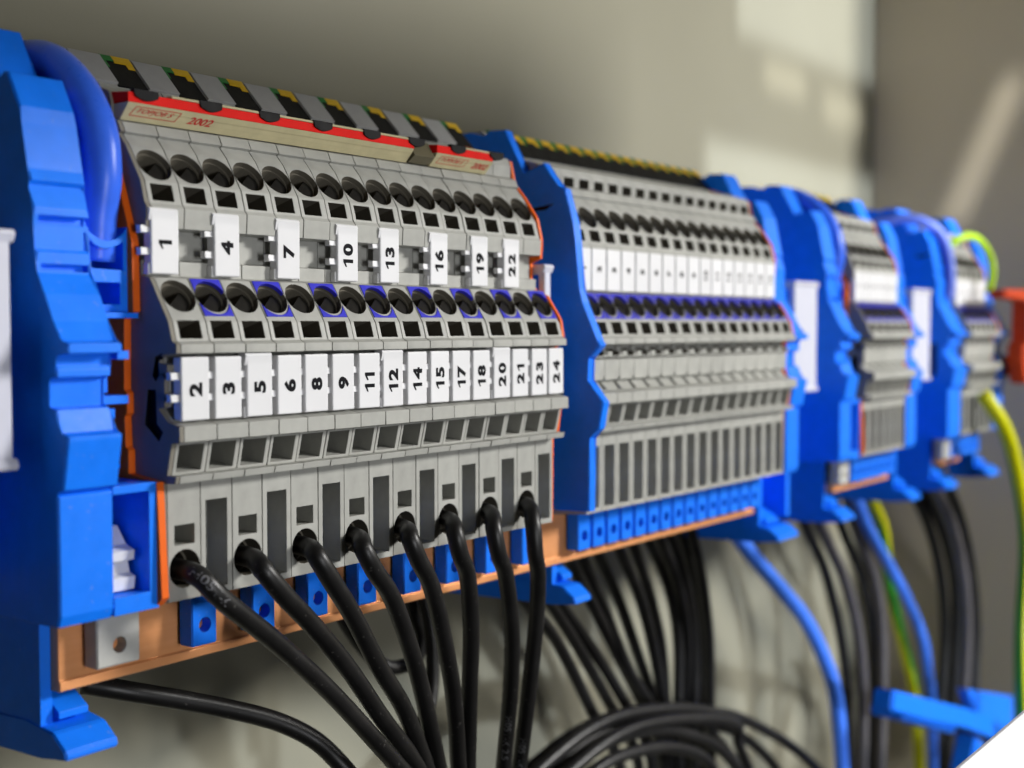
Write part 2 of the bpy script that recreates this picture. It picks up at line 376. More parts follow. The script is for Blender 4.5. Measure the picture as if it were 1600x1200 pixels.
def marker(parent, level, x0=0.15, width=5.2, tabs=True, ends=True):
    bm = bmesh.new()
    if level == 'upper': yf, zt, zb = 157.0, 17.0, 7.7
    else: yf, zt, zb = 151.1, -4.55, -13.9
    b2 = bmesh.new(); box(b2, x0, x0+width, yf, yf+1.9, zb, zt)
    bmesh.ops.bevel(b2, geom=[e for e in b2.edges], offset=0.28, segments=3, affect='EDGES', profile=0.6)
    me = bpy.data.meshes.new("m"); b2.to_mesh(me); b2.free(); bm.from_mesh(me); bpy.data.meshes.remove(me)
    h = zt-zb; zc = (zt+zb)/2
    if ends:   # flared head of the marker
        prism(bm, [(yf+.15, zt-1.4), (yf-.15, zt+0.1), (yf+.1, zt+.45), (yf+1.7, zt+.45), (yf+1.7, zt-1.4)], x0-0.35, x0+width-.25)
        box(bm, x0-.3, x0+.3, yf+.4, yf+1.5, zb-.1, zb+1.6)
    if tabs:
        for dz in (1.25, -2.0):
            prism(bm, [(yf+.55, zc+dz+1.2), (yf+.45, zc+dz+.15), (yf+1.5, zc+dz+.05), (yf+1.6, zc+dz+1.25)], x0-1.5, x0+.2)
            prism(bm, [(yf+.75, zc+dz+1.1), (yf+.75, zc+dz+.25), (yf+1.5, zc+dz+.25), (yf+1.5, zc+dz+1.1)], x0+width-.2, x0+width+.55)
    o = emit("marker", bm, WHITE, parent)
    return o, (x0+width/2, yf-0.03, zc)
def number(parent, s, pos, size=2.45, mtl=None):
    bm = bmesh.new(); cx, yf, cz = pos
    _, _, W, H = text_verts("0", 0.05)
    k = size/H; kz = k*1.28
    adv = [0.62 if ch == "1" else 0.80 for ch in s]; tot = sum(adv)*H; u = -tot/2
    for ch, a_ in zip(s, adv):
        c0 = u+a_*H/2; u += a_*H
        if ch == "1":
            q = [(-.02, -.5), (.18, -.5), (.18, .5), (.04, .5), (-.24, .26), (-.24, .12), (-.02, .26)]
            vs = [bm.verts.new((cx-py*H*k, yf, cz-.15+(c0+px*H)*kz)) for px, py in q]; bm.faces.new(vs)
        else:
            put_text(bm, ch, lambda x, y, W_, H_: Vector((cx - y*k, yf, cz-0.15 + (c0+x)*kz)), 0.05)
    return emit("number", bm, mtl or INK, parent)

def dup_thing(src, x, y0, z0, label, group, keep=None, name=None):
    """copy a thing and its parts by obj.copy()"""
    r = src.copy(); COL.objects.link(r); r.location.x = x*S; r["label"] = label; r["group"] = group
    ORI[r.name] = ORI[src.name].copy()
    for ch in src.children:
        if keep is None or keep(ch.name): copy_part(ch, r)
    return r

BY, BZ = 154.3, -41.6
GR1 = "numbered grey terminal blocks of the near group"
GR2 = "grey terminal blocks of the second group"
protoA = root("terminal_block", (0, BY, BZ), "grey terminal block with white markers 1 and 2, beside the end cover", "terminal block", GR1)
hA = housing('A', protoA); springs(protoA); earth_opening(protoA, 10.0); top_tile(protoA, 3.8)
protoB = root("terminal_block", (0, BY, BZ), "grey terminal block with white marker 3 and blue marked wire entry", "terminal block", GR1)
hB = housing('B', protoB); springs(protoB); slot_fins(protoB); marking_ring(protoB)
protoC = root("terminal_block", (0, BY, BZ), "", "terminal block", GR2)
hC = emit("housing", bmesh.new(), GREY, protoC); hC.data = hB.data.copy(); _c = bmesh.new(); box(_c, 0.9, 4.9, 160, 168, 31.2, 33.3); boolean(hC, _c, HOLE_SHADE)
springs(protoC)
latch = [c for c in protoB.children if c.name.startswith("latch")][0]; copy_part(latch, protoC)

mk = [c for c in protoB.children if c.name.startswith("blue_marking")][0]; copy_part(mk, protoC); earth_opening(protoC, 2.0)

up_labels = [("1", 0.1), ("4", 0.0), ("7", 0.1), ("10", 1.9), ("13", 0.4), ("16", 1.4), ("19", 1.9), ("22", -0.3)]
low = ["2", "3", "5", "6", "8", "9", "11", "12", "14", "15", "17", "18", "20", "21", "23", "24"]
for t in range(16):
    x = t*PW
    if t == 0: b = protoA
    elif t == 1: b = protoB; b.location.x = x*S
    elif t % 2 == 0:
        b = dup_thing(protoA, x, BY, BZ, "grey terminal block with white markers %s and %s and a black cable leaving below" % (up_labels[t//2][0], low[t]), GR1, keep=lambda n: not n.startswith("marker"))
    else:
        b = dup_thing(protoB, x, BY, BZ, "grey terminal block with white marker %s and blue marked wire entry" % low[t], GR1, keep=lambda n: not n.startswith("marker"))
    ORI[b.name] = Vector((0, BY, BZ))
    # individual seating tolerance
    b.location.y += random.uniform(-.06, .06)*S; b.location.z += random.uniform(-.05, .05)*S
    if t % 2 == 0:
        s, dx = up_labels[t//2]
        m, p = marker(b, 'upper', -0.35+dx, 5.1); nn_ = number(m, s, (p[0], p[1], p[2])); m.rotation_euler.y = math.radians(random.uniform(-.35, .35))
    tilt = math.radians(random.uniform(-.3, .3))
    m, p = marker(b, 'lower', 0.45 + random.uniform(-.06, .06), 5.25, tabs=True, ends=(t % 5 == 2)); number(m, low[t], p); m.rotation_euler.y = tilt

# second, third and fourth group: every base has a tall slot and every block an upper marker
def group_of(n, x0, gname, labeller, numbered, proto_ready=None):
    for t in range(n):
        x = x0+t*PW
        if t == 0 and proto_ready is not None: b = proto_ready; b.location.x = x*S; b["label"] = labeller(t); b["group"] = gname
        else: b = dup_thing(protoC, x, BY, BZ, labeller(t), gname, keep=lambda nm: not nm.startswith("marker"))
        ORI[b.name] = Vector((0, BY, BZ))
        m, p = marker(b, 'upper', 0.15 if t == 0 else 0.05, 5.75, tabs=False, ends=False)
        number(m, str(t+1), (p[0], p[1], p[2]+.3), 1.7)
    return
ords = ["first", "second", "third", "fourth", "fifth", "sixth"]
group_of(16, 112.0, GR2, lambda t: "grey terminal block with small white marker %d in the second group" % (t+1), True, protoC)
group_of(6, 268.4, "grey terminal blocks of the third group", lambda t: "blurred grey terminal block with white marker, %s from the left in the third group" % ords[t], True)
group_of(6, 366.0, "grey terminal blocks of the farthest group", lambda t: "blurred grey terminal block with white marker, %s from the left in the farthest group" % ords[t], True)

# ------------------------------------------------------------------ end covers with pockets, side shade put into their grey
COVER = [p for p in BLOCK]
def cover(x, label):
    r = root("end_cover", (x, BY, BZ), label, "cover plate", "end covers with shade in their colour")
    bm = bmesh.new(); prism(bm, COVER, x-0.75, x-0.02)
    o = emit("plate", bm, SHADE_GREY, r)
    c = bmesh.new()
    prism(c, [(153.9, -3.9), (155.6, -4.6), (156.3, -7.4), (155.6, -8.2), (154.7, -7.2), (154.9, -5.4)], x-3, x-0.15)
    prism(c, [(155.6, -9.4), (157.4, -9.4), (158.2, -14.6), (155.0, -17.0), (154.0, -15.6), (155.4, -14.4)], x-3, x-0.15)
    prism(c, [(158.6, 14.6), (161.8, 15.2), (162.4, 10.4), (161.4, 8.8), (158.8, 9.4)], x-3, x-0.15)
    boolean(o, c, BLACK)  # pockets coloured black to paint the dark of deeper hollows
    return r
cover(0.0, "grey end cover, shade in its colour, on the left side of the near terminal group")
cover(268.4, "grey end cover, shade in its colour, on the left side of the third terminal group")

# ------------------------------------------------------------------ orange separator plates
def sep(x, prof, label):
    bm = bmesh.new(); prism(bm, prof, x-(.25 if prof is OR_L else 0), x+(1.0 if prof is OR_L else 0.75))
    o = emit("separator_plate", bm, ORANGE, origin=(x, BY, BZ)); tag(o, label, "separator", "orange separator plates")
OR_L = [(195, 41), (170, 38), (164.4, 29), (162.0, 21), (159.0, 12.3), (158.8, 2.1), (161.0, 0.9), (161.2, -9.5), (160.6, -10.0), (160.6, -13), (161.2, -13.5), (161.0, -18), (160.4, -18.5), (160.4, -22.0), (153.9, -22.8), (153.0, -39.8), (154.3, -41.0), (195, -41.4)]
OR_R = [(195, 43.6), (183.2, 43.8), (178.2, 39.0), (170, 36.2), (165.4, 34.7), (164.4, 30), (161.8, 27.0), (158.5, 22.4), (157.4, 18.0), (157.6, 14), (160, 13), (160.0, 9), (158.6, 7.2), (155.9, 6.2), (152.5, 1.3), (151.9, -2.2), (153.4, -4.2), (154.2, -5), (154.2, -13), (153.0, -15), (152.6, -17.4), (153.2, -22.0), (154.6, -23.5), (154.75, -40.9), (195, -41.4)]
sep(-1.85, OR_L, "orange separator plate between the near blue feed block and the end cover")
sep(99.3, OR_R, "orange separator plate at the right end of the near group, beside marker 24")
sep(211.3, OR_R, "orange separator plate at the right end of the second group")
sep(266.55, OR_L, "orange separator plate beside the blue feed block of the third group")
sep(305.7, OR_R, "orange separator plate at the right end of the third group")
sep(403.3, OR_R, "orange separator plate at the right end of the farthest group")

# ------------------------------------------------------------------ blue blocks
BLU = [(200, 43.5), (184, 43.5), (179.8, 42.2), (178.8, 43.5), (174.4, 43.3), (169.4, 33.8), (166.6, 34.0), (165.3, 35.3), (164.2, 35.1), (161.6, 30.3), (161.2, 28.0), (159.9, 21.6), (159.3, 20.0), (159.9, 19.4), (159.6, 18.6), (158.7, 16.2), (158.7, 15.3),
       (158.8, 13.8), (158.8, 10.5), (158.3, 10.1), (158.3, 7.3), (156.4, 4.4), (154.5, 0.6), (152.9, -2.1), (151.4, -2.4), (151.4, -3.7),
       (154.2, -3.9), (154.3, -5.4), (154.0, -6.0), (154.0, -7.0), (155.8, -7.2), (155.9, -11.2), (154.3, -11.4), (153.2, -14.6), (151.6, -15.0), (151.6, -15.6), (152.8, -22.3), (154.6, -22.8), (154.0, -23.4), (154.0, -39.8), (154.6, -41.3), (200, -42.4)]
BLU_THIN = [(200, 43.5), (184, 43.5), (179.8, 42.2), (178.8, 43.5), (174.2, 43.3), (169.0, 33.2), (163.8, 35.3), (160.0, 30.0), (158.2, 29.4), (156.0, 22), (155.4, 17.6), (154.6, 8), (153.6, 5), (149.9, -2.9), (149.0, -4.2), (151.4, -6.6), (152.2, -7.0),
            (152.4, -11.7), (150.4, -13.7), (148.2, -16.2), (149.3, -21.9), (151.8, -24.0), (151.7, -39.8), (200, -41.8)]
def ribs(bm, x0, x1): pass
def solid_body(parent, x0, x1, prof, name="body"):
    bm = bmesh.new(); prism(bm, prof, x0, x1)
    bmesh.ops.bevel(bm, geom=[e for e in bm.edges if abs((e.verts[0].co-e.verts[1].co).normalized().x) < .5], offset=0.22, segments=2, affect='EDGES')
    return emit(name, bm, BLUE, parent)

def feed_block(x, label):
    """wide blue feed block: solid half and open half with wire entries"""
    r = root("feed_block", (x, BY, BZ), label, "feed block", "wide blue feed blocks")
    o = solid_body(r, x, x+8.8, BLU); c = bmesh.new()
    box(c, x+.8, x+9.5, 150, 160.4, 14.0, 15.2); box(c, x+.8, x+8.3, 150, 159.6, 7.5, 8.5); box(c, x+8.0, x+8.3, 150, 159.6, 10.6, 13.2); boolean(o, c)
    a, b = x+8.85, x+16.6
    bm = bmesh.new()
    box(bm, a, b, 171, 199, -41, 27)
    core = emit("core", bm, BLUE, r)
    # upper frame with saddle and two windows
    bm = bmesh.new(); prof = [(a, 1.8), (b, 1.8), (b, 15.0)]
    for i in range(1, 10):
        t = i/10; prof.append((b+(a+.0-b)*t, 15.0-2.7*math.sin(math.pi*(0.08+0.84*t))))
    prof.append((a, 15.4)); prism_y(bm, prof, 160.1, 170.8); box(bm, a, b+.2, 158.3, 171, 1.1, 1.9)
    o = emit("upper_frame", bm, BLUE, r)
    c = bmesh.new()
    w = [(a+.75, 8.3), (b-1.0, 8.1), (b-1.0, 12.3)]
    for i in range(1, 6): t = i/6; w.append((b-1.0+(a+.75-b+1.0)*t, 12.3-1.15*math.sin(math.pi*t)))
    w.append((a+.75, 12.7)); prism_y(c, w, 158.0, 168.5); o = boolean(o, c, self_=True)
    c = bmesh.new(); prism_y(c, [(a+2.9, 3.1), (b-1.6, 3.1), (b-1.6, 6.3), (a+1.2, 6.3)], 158.0, 167); o = boolean(o, c, self_=True)
    # tabs in the recess
    bm = bmesh.new()
    box(bm, a, a+1.9, 152.6, 171, -4.7, -3.5); box(bm, a, a+4.6, 156.4, 171, -11.2, -10.0); box(bm, a, a+2.6, 156.9, 171, -13.3, -11.9)
    box(bm, a, a+1.0, 157.5, 171, -20.8, -13.3); box(bm, a, b-.6, 162, 171, -21.2, -20.5)
    box(bm, a, a+2.2, 158.0, 171, -9.6, -5.5)
    emit("rib", bm, BLUE, r)
    # lower frame with big window
    bm = bmesh.new(); box(bm, a, b, 154.1, 171, -41.2, -22.7)
    o = emit("lower_frame", bm, BLUE, r)
    c = bmesh.new(); box(c, a+.0-.5, b-1.55, 150, 170, -38.6, -23.9); o = boolean(o, c)
    # white stepped slide inside the window
    bm = bmesh.new()
    prism(bm, [(157.2, -38.5), (156.6, -38.3), (156.3, -36.4), (157.6, -36.0), (158.0, -34.4), (156.6, -34.0), (156.4, -32.6), (158.4, -31.9), (160.4, -29.4), (169.5, -28.6), (169.5, -38.5)], a-.2, a+5.3)
    box(bm, a-.2, a+2.2, 160.4, 169, -38, -26.0)
    emit("slide", bm, WHITE, r)
    return r
feed_block(-18.4, "wide blue feed block at the left end, with an open window and white slide")
feed_block(250.2, "wide blue feed block at the left of the third group, with dark blue loop above")
def end_block(x, wd, prof, label, cat="terminal block"):
    r = root("blue_end_block", (x, BY, BZ), label, cat, "narrow blue end blocks")
    solid_body(r, x, x+wd, prof)
    # black patches painting the shade of moulded hollows on the left face
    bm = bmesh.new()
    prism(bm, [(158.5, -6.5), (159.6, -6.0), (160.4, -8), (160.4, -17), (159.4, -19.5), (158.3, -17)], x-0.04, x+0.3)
    emit("hollow_shade", bm, BLACK, r)
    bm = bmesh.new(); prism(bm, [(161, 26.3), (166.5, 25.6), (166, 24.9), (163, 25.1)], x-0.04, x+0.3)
    emit("groove_shade", bm, BLACK, r)
    return r
end_block(109.2, 2.6, BLU_THIN, "thin blue end block just left of the second group, right of marker 24")
end_block(212.4, 8.4, BLU, "blue end block at the right of the second group")
end_block(306.8, 9.5, BLU, "blue end block at the right of the third group")
end_block(349.6, 14.0, BLU, "blue end block at the left of the farthest group")
end_block(404.4, 12.0, BLU, "blue end block at the far right of the farthest group")

# ------------------------------------------------------------------ end clamps with white marker carriers and levers
def clamp(x0, x1, lever, mk, label, top=9):
    r = root("end_clamp", (x0, 200, -45), label, "end clamp", "blue end clamps with levers")
    if x1 > x0:
        bm = bmesh.new(); box(bm, x0, x1, 172, 200, -36, top); emit("body", bm, BLUE, r)
    l0, l1 = lever
    if label.startswith("blue end clamp with white marker between the second"):
        bm = bmesh.new(); box(bm, 212.6, 233.8, 172, 200, -54.5, -42.6); box(bm, 234, 236.4, 163.8, 200, -56.5, -41.5); emit("side_plate", bm, BLUE, r)
    bm = bmesh.new()
    prism(bm, [(200, -39), (167.3, -39), (166.6, -41), (166.6, -58.5), (168, -60.2), (200, -60.2)], l0+.2, l0+2.2); emit("plate", bm, BLUE, r)
    bm = bmesh.new(); prism(bm, [(200, -59.0), (170, -57.9), (163.4, -58.7), (160.4, -61.0), (160.2, -62.2), (166, -62.9), (200, -64)], l0, l1)
    bmesh.ops.bevel(bm, geom=list(bm.edges), offset=0.25, segments=2, affect='EDGES')
    emit("lever", bm, BLUE, r)
    bm = bmesh.new(); prism(bm, [(200, -52.4), (171, -53.2), (165.3, -56.6), (165.3, -57.6), (168, -57.8), (200, -55.5)], l0+2.4, l0+2.4+(l1-l0)*.55)
    emit("prong", bm, BLUE, r)
    if mk:
        a, b = mk
        bm = bmesh.new(); box(bm, a, b, 157.9, 159.6, -19.0, 12.6)
        prism(bm, [(157.4, 12.4), (157.9, 11.2), (159.6, 10.8), (166, 10.8), (166, 12.9), (157.8, 12.9)], a-.6, b+.7)
        prism(bm, [(157.4, -18.9), (157.9, -17.9), (166, -17.7), (166, -19.5), (157.8, -19.5)], a-.6, b+.7)
        box(bm, b-.7, b-.1, 159.6, 172.5, -19, 7); box(bm, a+.1, a+.7, 159.6, 172.5, -19, 7)
        bmesh.ops.bevel(bm, geom=list(bm.edges), offset=0.12, segments=1, affect='EDGES')
        emit("marker_carrier", bm, CARRIER, r)
    return r
clamp(-42, -21.5, (-13.6, -4.6), (-42, -22.6), "blue end clamp at the left end with blank white marker and foot lever")
clamp(100.6, 108.8, (116.6, 123.4), (101.5, 103.6), "blue end clamp between the near and the second group, white marker half hidden")
clamp(222.5, 246.0, (221.5, 235.5), (226.0, 241.5), "blue end clamp with white marker between the second and third group")
clamp(0, 0, (268, 279), None, "blue clamp lever under the feed block of the third group")
clamp(322, 346, (330, 341), (322.8, 340.5), "blue end clamp with white marker between the third and the farthest group")
clamp(0, 0, (369, 383), None, "blue clamp lever under the left side of the farthest group")
clamp(0, 0, (422, 437), None, "rightmost blue clamp lever, under the right end of the farthest group")

# ------------------------------------------------------------------ copper bars and slides
def bar(x0, x1, label):
    bm = bmesh.new(); prism(bm, [(164.6, -41.9), (164.6, -51.7), (164.25, -51.95), (164.2, -53.2), (164.5, -53.4), (168.4, -53.4), (168.4, -41.9)], x0, x1)
    tag(emit("copper_bar", bm, COPPER, origin=(x0, 165, -50)), label, "copper bar")
bar(-11.6, 213.5, "long copper busbar running under the near and second group")
bar(270, 318, "short copper busbar under the third group")
bar(372, 396, "short copper busbar under the farthest group")
def slide(x0, x1, m, z0=-50.6, yb=164.15):
    bm = bmesh.new(); box(bm, 0, x1-x0, 161.0, yb, z0, -41.8)
    bmesh.ops.bevel(bm, geom=list(bm.edges), offset=0.18, segments=2, affect='EDGES')
    o = emit("busbar_slide", bm, m, origin=(0, 161, -46))
    c = bmesh.new(); cyl(c, ((x1-x0)*.52, 159, -47.4), ((x1-x0)*.52, 163.9, -47.4), 1.25, 1.15, 24); boolean(o, c)
    bm2 = bmesh.new(); ORI[o.name] = Vector((0, 161, -46)); cyl(bm2, ((x1-x0)*.52, 163.0, -47.4), ((x1-x0)*.52, 163.3, -47.4), 1.1, 1.1, 20); 
    box(bm2, (x1-x0)*.52-.9, (x1-x0)*.52+.9, 162.85, 163.0, -47.52, -47.28)
    emit("screw", bm2, COPPER, o)
    return o
s0 = slide(0, 5.0, BLUE)
gs = slide(-7.5, 0.1, mat("light_grey_plastic", (.50, .50, .475), .5), -50.4)
gs.location.x = -7.6*S; tag(gs, "light grey busbar slide with a round hole under the near blue feed block", "busbar slide")
def place_slide(x, label, group, first=False, src=None, sx=1.0):
    o = s0 if first else s0.copy()
    if not first:
        COL.objects.link(o)
        for ch in s0.children: c = ch.copy(); COL.objects.link(c); c.parent = o
    o.location.x = x*S; o.scale = (sx, 1, 1); tag(o, label, "busbar slide", group)
GS1 = "blue busbar slides under the near group"
for k in range(8):
    nb = ["1", "4", "7", "10", "13", "16", "19", "22"][k]
    place_slide(9.9+12.55*k, "blue busbar slide with round hole, below right of the cable under marker %s" % nb, GS1, first=(k == 0))
for k in range(15):
    place_slide(119.0+6.15*k, "small blue busbar slide under the second group", "blue busbar slides under the second group")
for k in range(6):
    place_slide(278.0+6.2*k, "blurred blue busbar slide under the third group", "blue busbar slides under the third group", sx=1.1)
for k in range(6):
    place_slide(374.0+6.2*k, "blurred blue busbar slide under the farthest group", "blue busbar slides under the farthest group", sx=1.1)
for x, l in ((267.5, "blurred light grey busbar slide under the third group"), (367.0, "blurred light grey busbar slide under the farthest group")):
    g2 = gs.copy(); COL.objects.link(g2); g2.location.x = x*S; g2["label"] = l
    for ch in gs.children: c = ch.copy(); COL.objects.link(c); c.parent = g2

# ------------------------------------------------------------------ red and cream jumper bars
JB = [(163.8, 30.9), (161.75, 33.3), (161.55, 34.9), (161.9, 35.1), (165.8, 35.3), (165.8, 31.4)]
def jumper(x0, x1, label):
    r = root("jumper_bar", (x0, 164, 31), label, "jumper bar", "red and cream jumper bars")
    bm = bmesh.new(); prism(bm, [(163.85, 30.8), (163.1, 31.6), (162.95, 31.75), (162.5, 32.3), (162.3, 32.45), (161.7, 33.25), (165.8, 33.25), (165.8, 31.4)], x0, x1)
    emit("cream_body", bm, CREAM, r)
    bm = bmesh.new(); prism(bm, [(161.75, 33.3), (161.75, 34.75), (165.8, 35.1), (165.8, 33.3)], x0, x1)
    emit("red_top", bm, RED, r)
    bm = bmesh.new(); box(bm, x0+8, x1, 161.65, 163, 34.78, 35.15); emit("edge_strip", bm, CREAM, r)
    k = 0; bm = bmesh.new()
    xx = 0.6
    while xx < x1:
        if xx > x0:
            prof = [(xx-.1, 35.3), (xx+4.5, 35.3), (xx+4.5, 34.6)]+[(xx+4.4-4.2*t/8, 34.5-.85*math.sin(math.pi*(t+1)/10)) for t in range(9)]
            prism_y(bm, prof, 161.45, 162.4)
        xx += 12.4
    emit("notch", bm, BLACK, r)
    # print on the slanted face
    bm = bmesh.new()
    A, B = Vector((163.85, 30.8)), Vector((161.7, 33.25)); d = (B-A).normalized(); n = Vector((-d.y, d.x))*1.0
    if n.x > 0: n = -n
    def f(u, v):   # u along x, v up the face (mm)
        q = A+d*v+n*0.10; return Vector((u, q.x, q.y))
    L0 = x0+1.2
    put_text(bm, "TOPJOB S", lambda x, y, W, H: f(L0+4.1+x*6.6/W+y*0.9, 1.9+y*1.1/H), 0.01)
    put_text(bm, "2002", lambda x, y, W, H: f(L0+13.2+x*4.6/W+y*0.9, 1.75+y*1.35/H), 0.02)
    def quad(u0, u1, v0, v1):
        bm.faces.new([bm.verts.new(f(u0+v0*.35, v0)), bm.verts.new(f(u1+v0*.35, v0)), bm.verts.new(f(u1+v1*.35, v1)), bm.verts.new(f(u0+v1*.35, v1))])
    quad(L0-.4, L0+8.0, 2.65, 2.78); quad(L0-.4, L0+8.0, 1.0, 1.12); quad(L0-.5, L0-.35, 1.0, 2.78); quad(L0+7.9, L0+8.05, 1.0, 2.78)
    emit("print", bm, REDINK, r)
    return r
jumper(-0.3, 64.2, "long red and cream jumper bar with red print across the near group")
jumper(71.0, 88.6, "short red and cream jumper bar at the right end of the near group")
bm = bmesh.new(); prism(bm, [(163.6, 30.9), (161.9, 32.2), (162.6, 33.4), (163.5, 35.0), (166, 35.6), (166, 30.9)], 64.6, 70.4)
tag(emit("jumper_end", bm, mat("dull_brass", (.13, .115, .07), .4), origin=(65, 164, 31)), "dull brownish end piece between the two jumper bars", "end piece")

# ------------------------------------------------------------------ cables
W8 = [[(1.5, 148.5, -36.9), (7.5, 150.4, -41.5), (20.3, 152.3, -51.0), (34.0, 154.2, -62.3), (48.5, 156.2, -75.8), (59.9, 158.1, -86.7), (69.7, 160.0, -97.5)],
      [(14.4, 148.5, -38.8), (25.9, 150.8, -48.4), (36.7, 153.1, -58.3), (47.7, 155.4, -70.0), (58.4, 157.7, -80.6), (69.7, 160.0, -93.7)],
      [(25.6, 148.5, -37.9), (35.3, 150.8, -48.4), (44.7, 153.1, -60.0), (53.5, 155.4, -69.6), (61.2, 157.7, -80.6), (69.7, 160.0, -93.7)],
      [(35.9, 148.5, -38.1), (45.3, 150.8, -47.3), (52.7, 153.1, -58.0), (59.1, 155.4, -69.0), (65.9, 157.7, -83.8), (71.7, 160.0, -95.6)],
      [(47.6, 148.5, -37.7), (56.1, 150.8, -47.4), (62.3, 153.1, -58.5), (67.9, 155.4, -71.0), (72.1, 157.7, -85.5), (75.7, 160.0, -96.8)],
      [(60.1, 148.5, -39.0), (66.5, 150.8, -47.2), (70.4, 153.1, -58.4), (72.8, 155.4, -70.3), (75.1, 157.7, -86.3), (77.7, 160.0, -97.4)],
      [(71.6, 148.5, -40.5), (78.5, 150.8, -49.1), (83.5, 153.1, -62.2), (85.9, 155.4, -75.2), (86.8, 157.7, -89.6), (88.3, 160.0, -100.6)],
      [(84.5, 148.5, -42.2), (89.2, 150.8, -50.8), (91.6, 153.1, -61.7), (92.1, 155.4, -76.6), (92.3, 157.7, -91.1), (92.7, 160.0, -102.0)]]
nbr = ["1", "4", "7", "10", "13", "16", "19", "22"]
GC = "black cables leaving the near group"
paths = []
for k, pts in enumerate(W8):
    hx = k*12.4+3.15
    st = [(hx, 166, -36.3), (hx, 156.5, -36.4)]
    p0 = pts[0]
    if k == 0: full = [(hx, 166, -36.3), (hx, 156.5, -36.5), (hx+.6, 151.8, -37.3)]+pts[1:]
    else: full = [(hx, 166, -36.2), (hx+.1, 158.0, -36.2), (hx*.72+p0[0]*.28, 152.6, -36.4), (hx*.25+p0[0]*.75, 149.7, p0[2]*.5-36.9*.5)]+[tuple(Vector(p0).lerp(Vector(pts[1]), .38))]+pts[1:]
    last, prev = Vector(full[-1]), Vector(full[-2]); full.append(tuple(last+(last-prev)*1.2))
    o, path = cable("cable", full, 1.64, CABLE, "black cable leaving the round entry below marker column %s" % nbr[k], group=GC, sub=14)
    paths.append((o, path))
def print_on(o, path, i0, s, size, ang, r=1.66):
    """grey print mapped on to a cable's surface"""
    fr = frames(path); acc = [0]
    for i in range(1, len(path)): acc.append(acc[-1]+(path[i]-path[i-1]).length)
    def at(d):
        for i in range(1, len(path)):
            if acc[i] >= d: t = (d-acc[i-1])/(acc[i]-acc[i-1]); return path[i-1].lerp(path[i], t), fr[i][0], fr[i][1]
        return path[-1], fr[-1][0], fr[-1][1]
    def f(x, y, W, H):
        p, a, b = at(i0+(x+W/2)*size); t = ang-y*size/r
        return p+(a*math.cos(t)+b*math.sin(t))*r
    bm = bmesh.new(); put_text(bm, s, f, 0.0)
    emit("print", bm, PRINT, o)
def face_angle(path, d):
    fr = frames(path); i = min(range(len(path)), key=lambda j: abs(sum((path[k]-path[k-1]).length for k in range(1, j+1))-d))
    v = (Vector((-122.3, 0, 30))-path[i]).normalized(); return math.atan2(v.dot(fr[i][1]), v.dot(fr[i][0]))
for k, d0, s in ((0, 13.5, "H05V-K"), (6, 62, "H05V-K 2,5"), (7, 66, "H05V-K 2,5")):
    o, path = paths[k]; print_on(o, path, d0, s, 2.0, face_angle(path, d0+4))

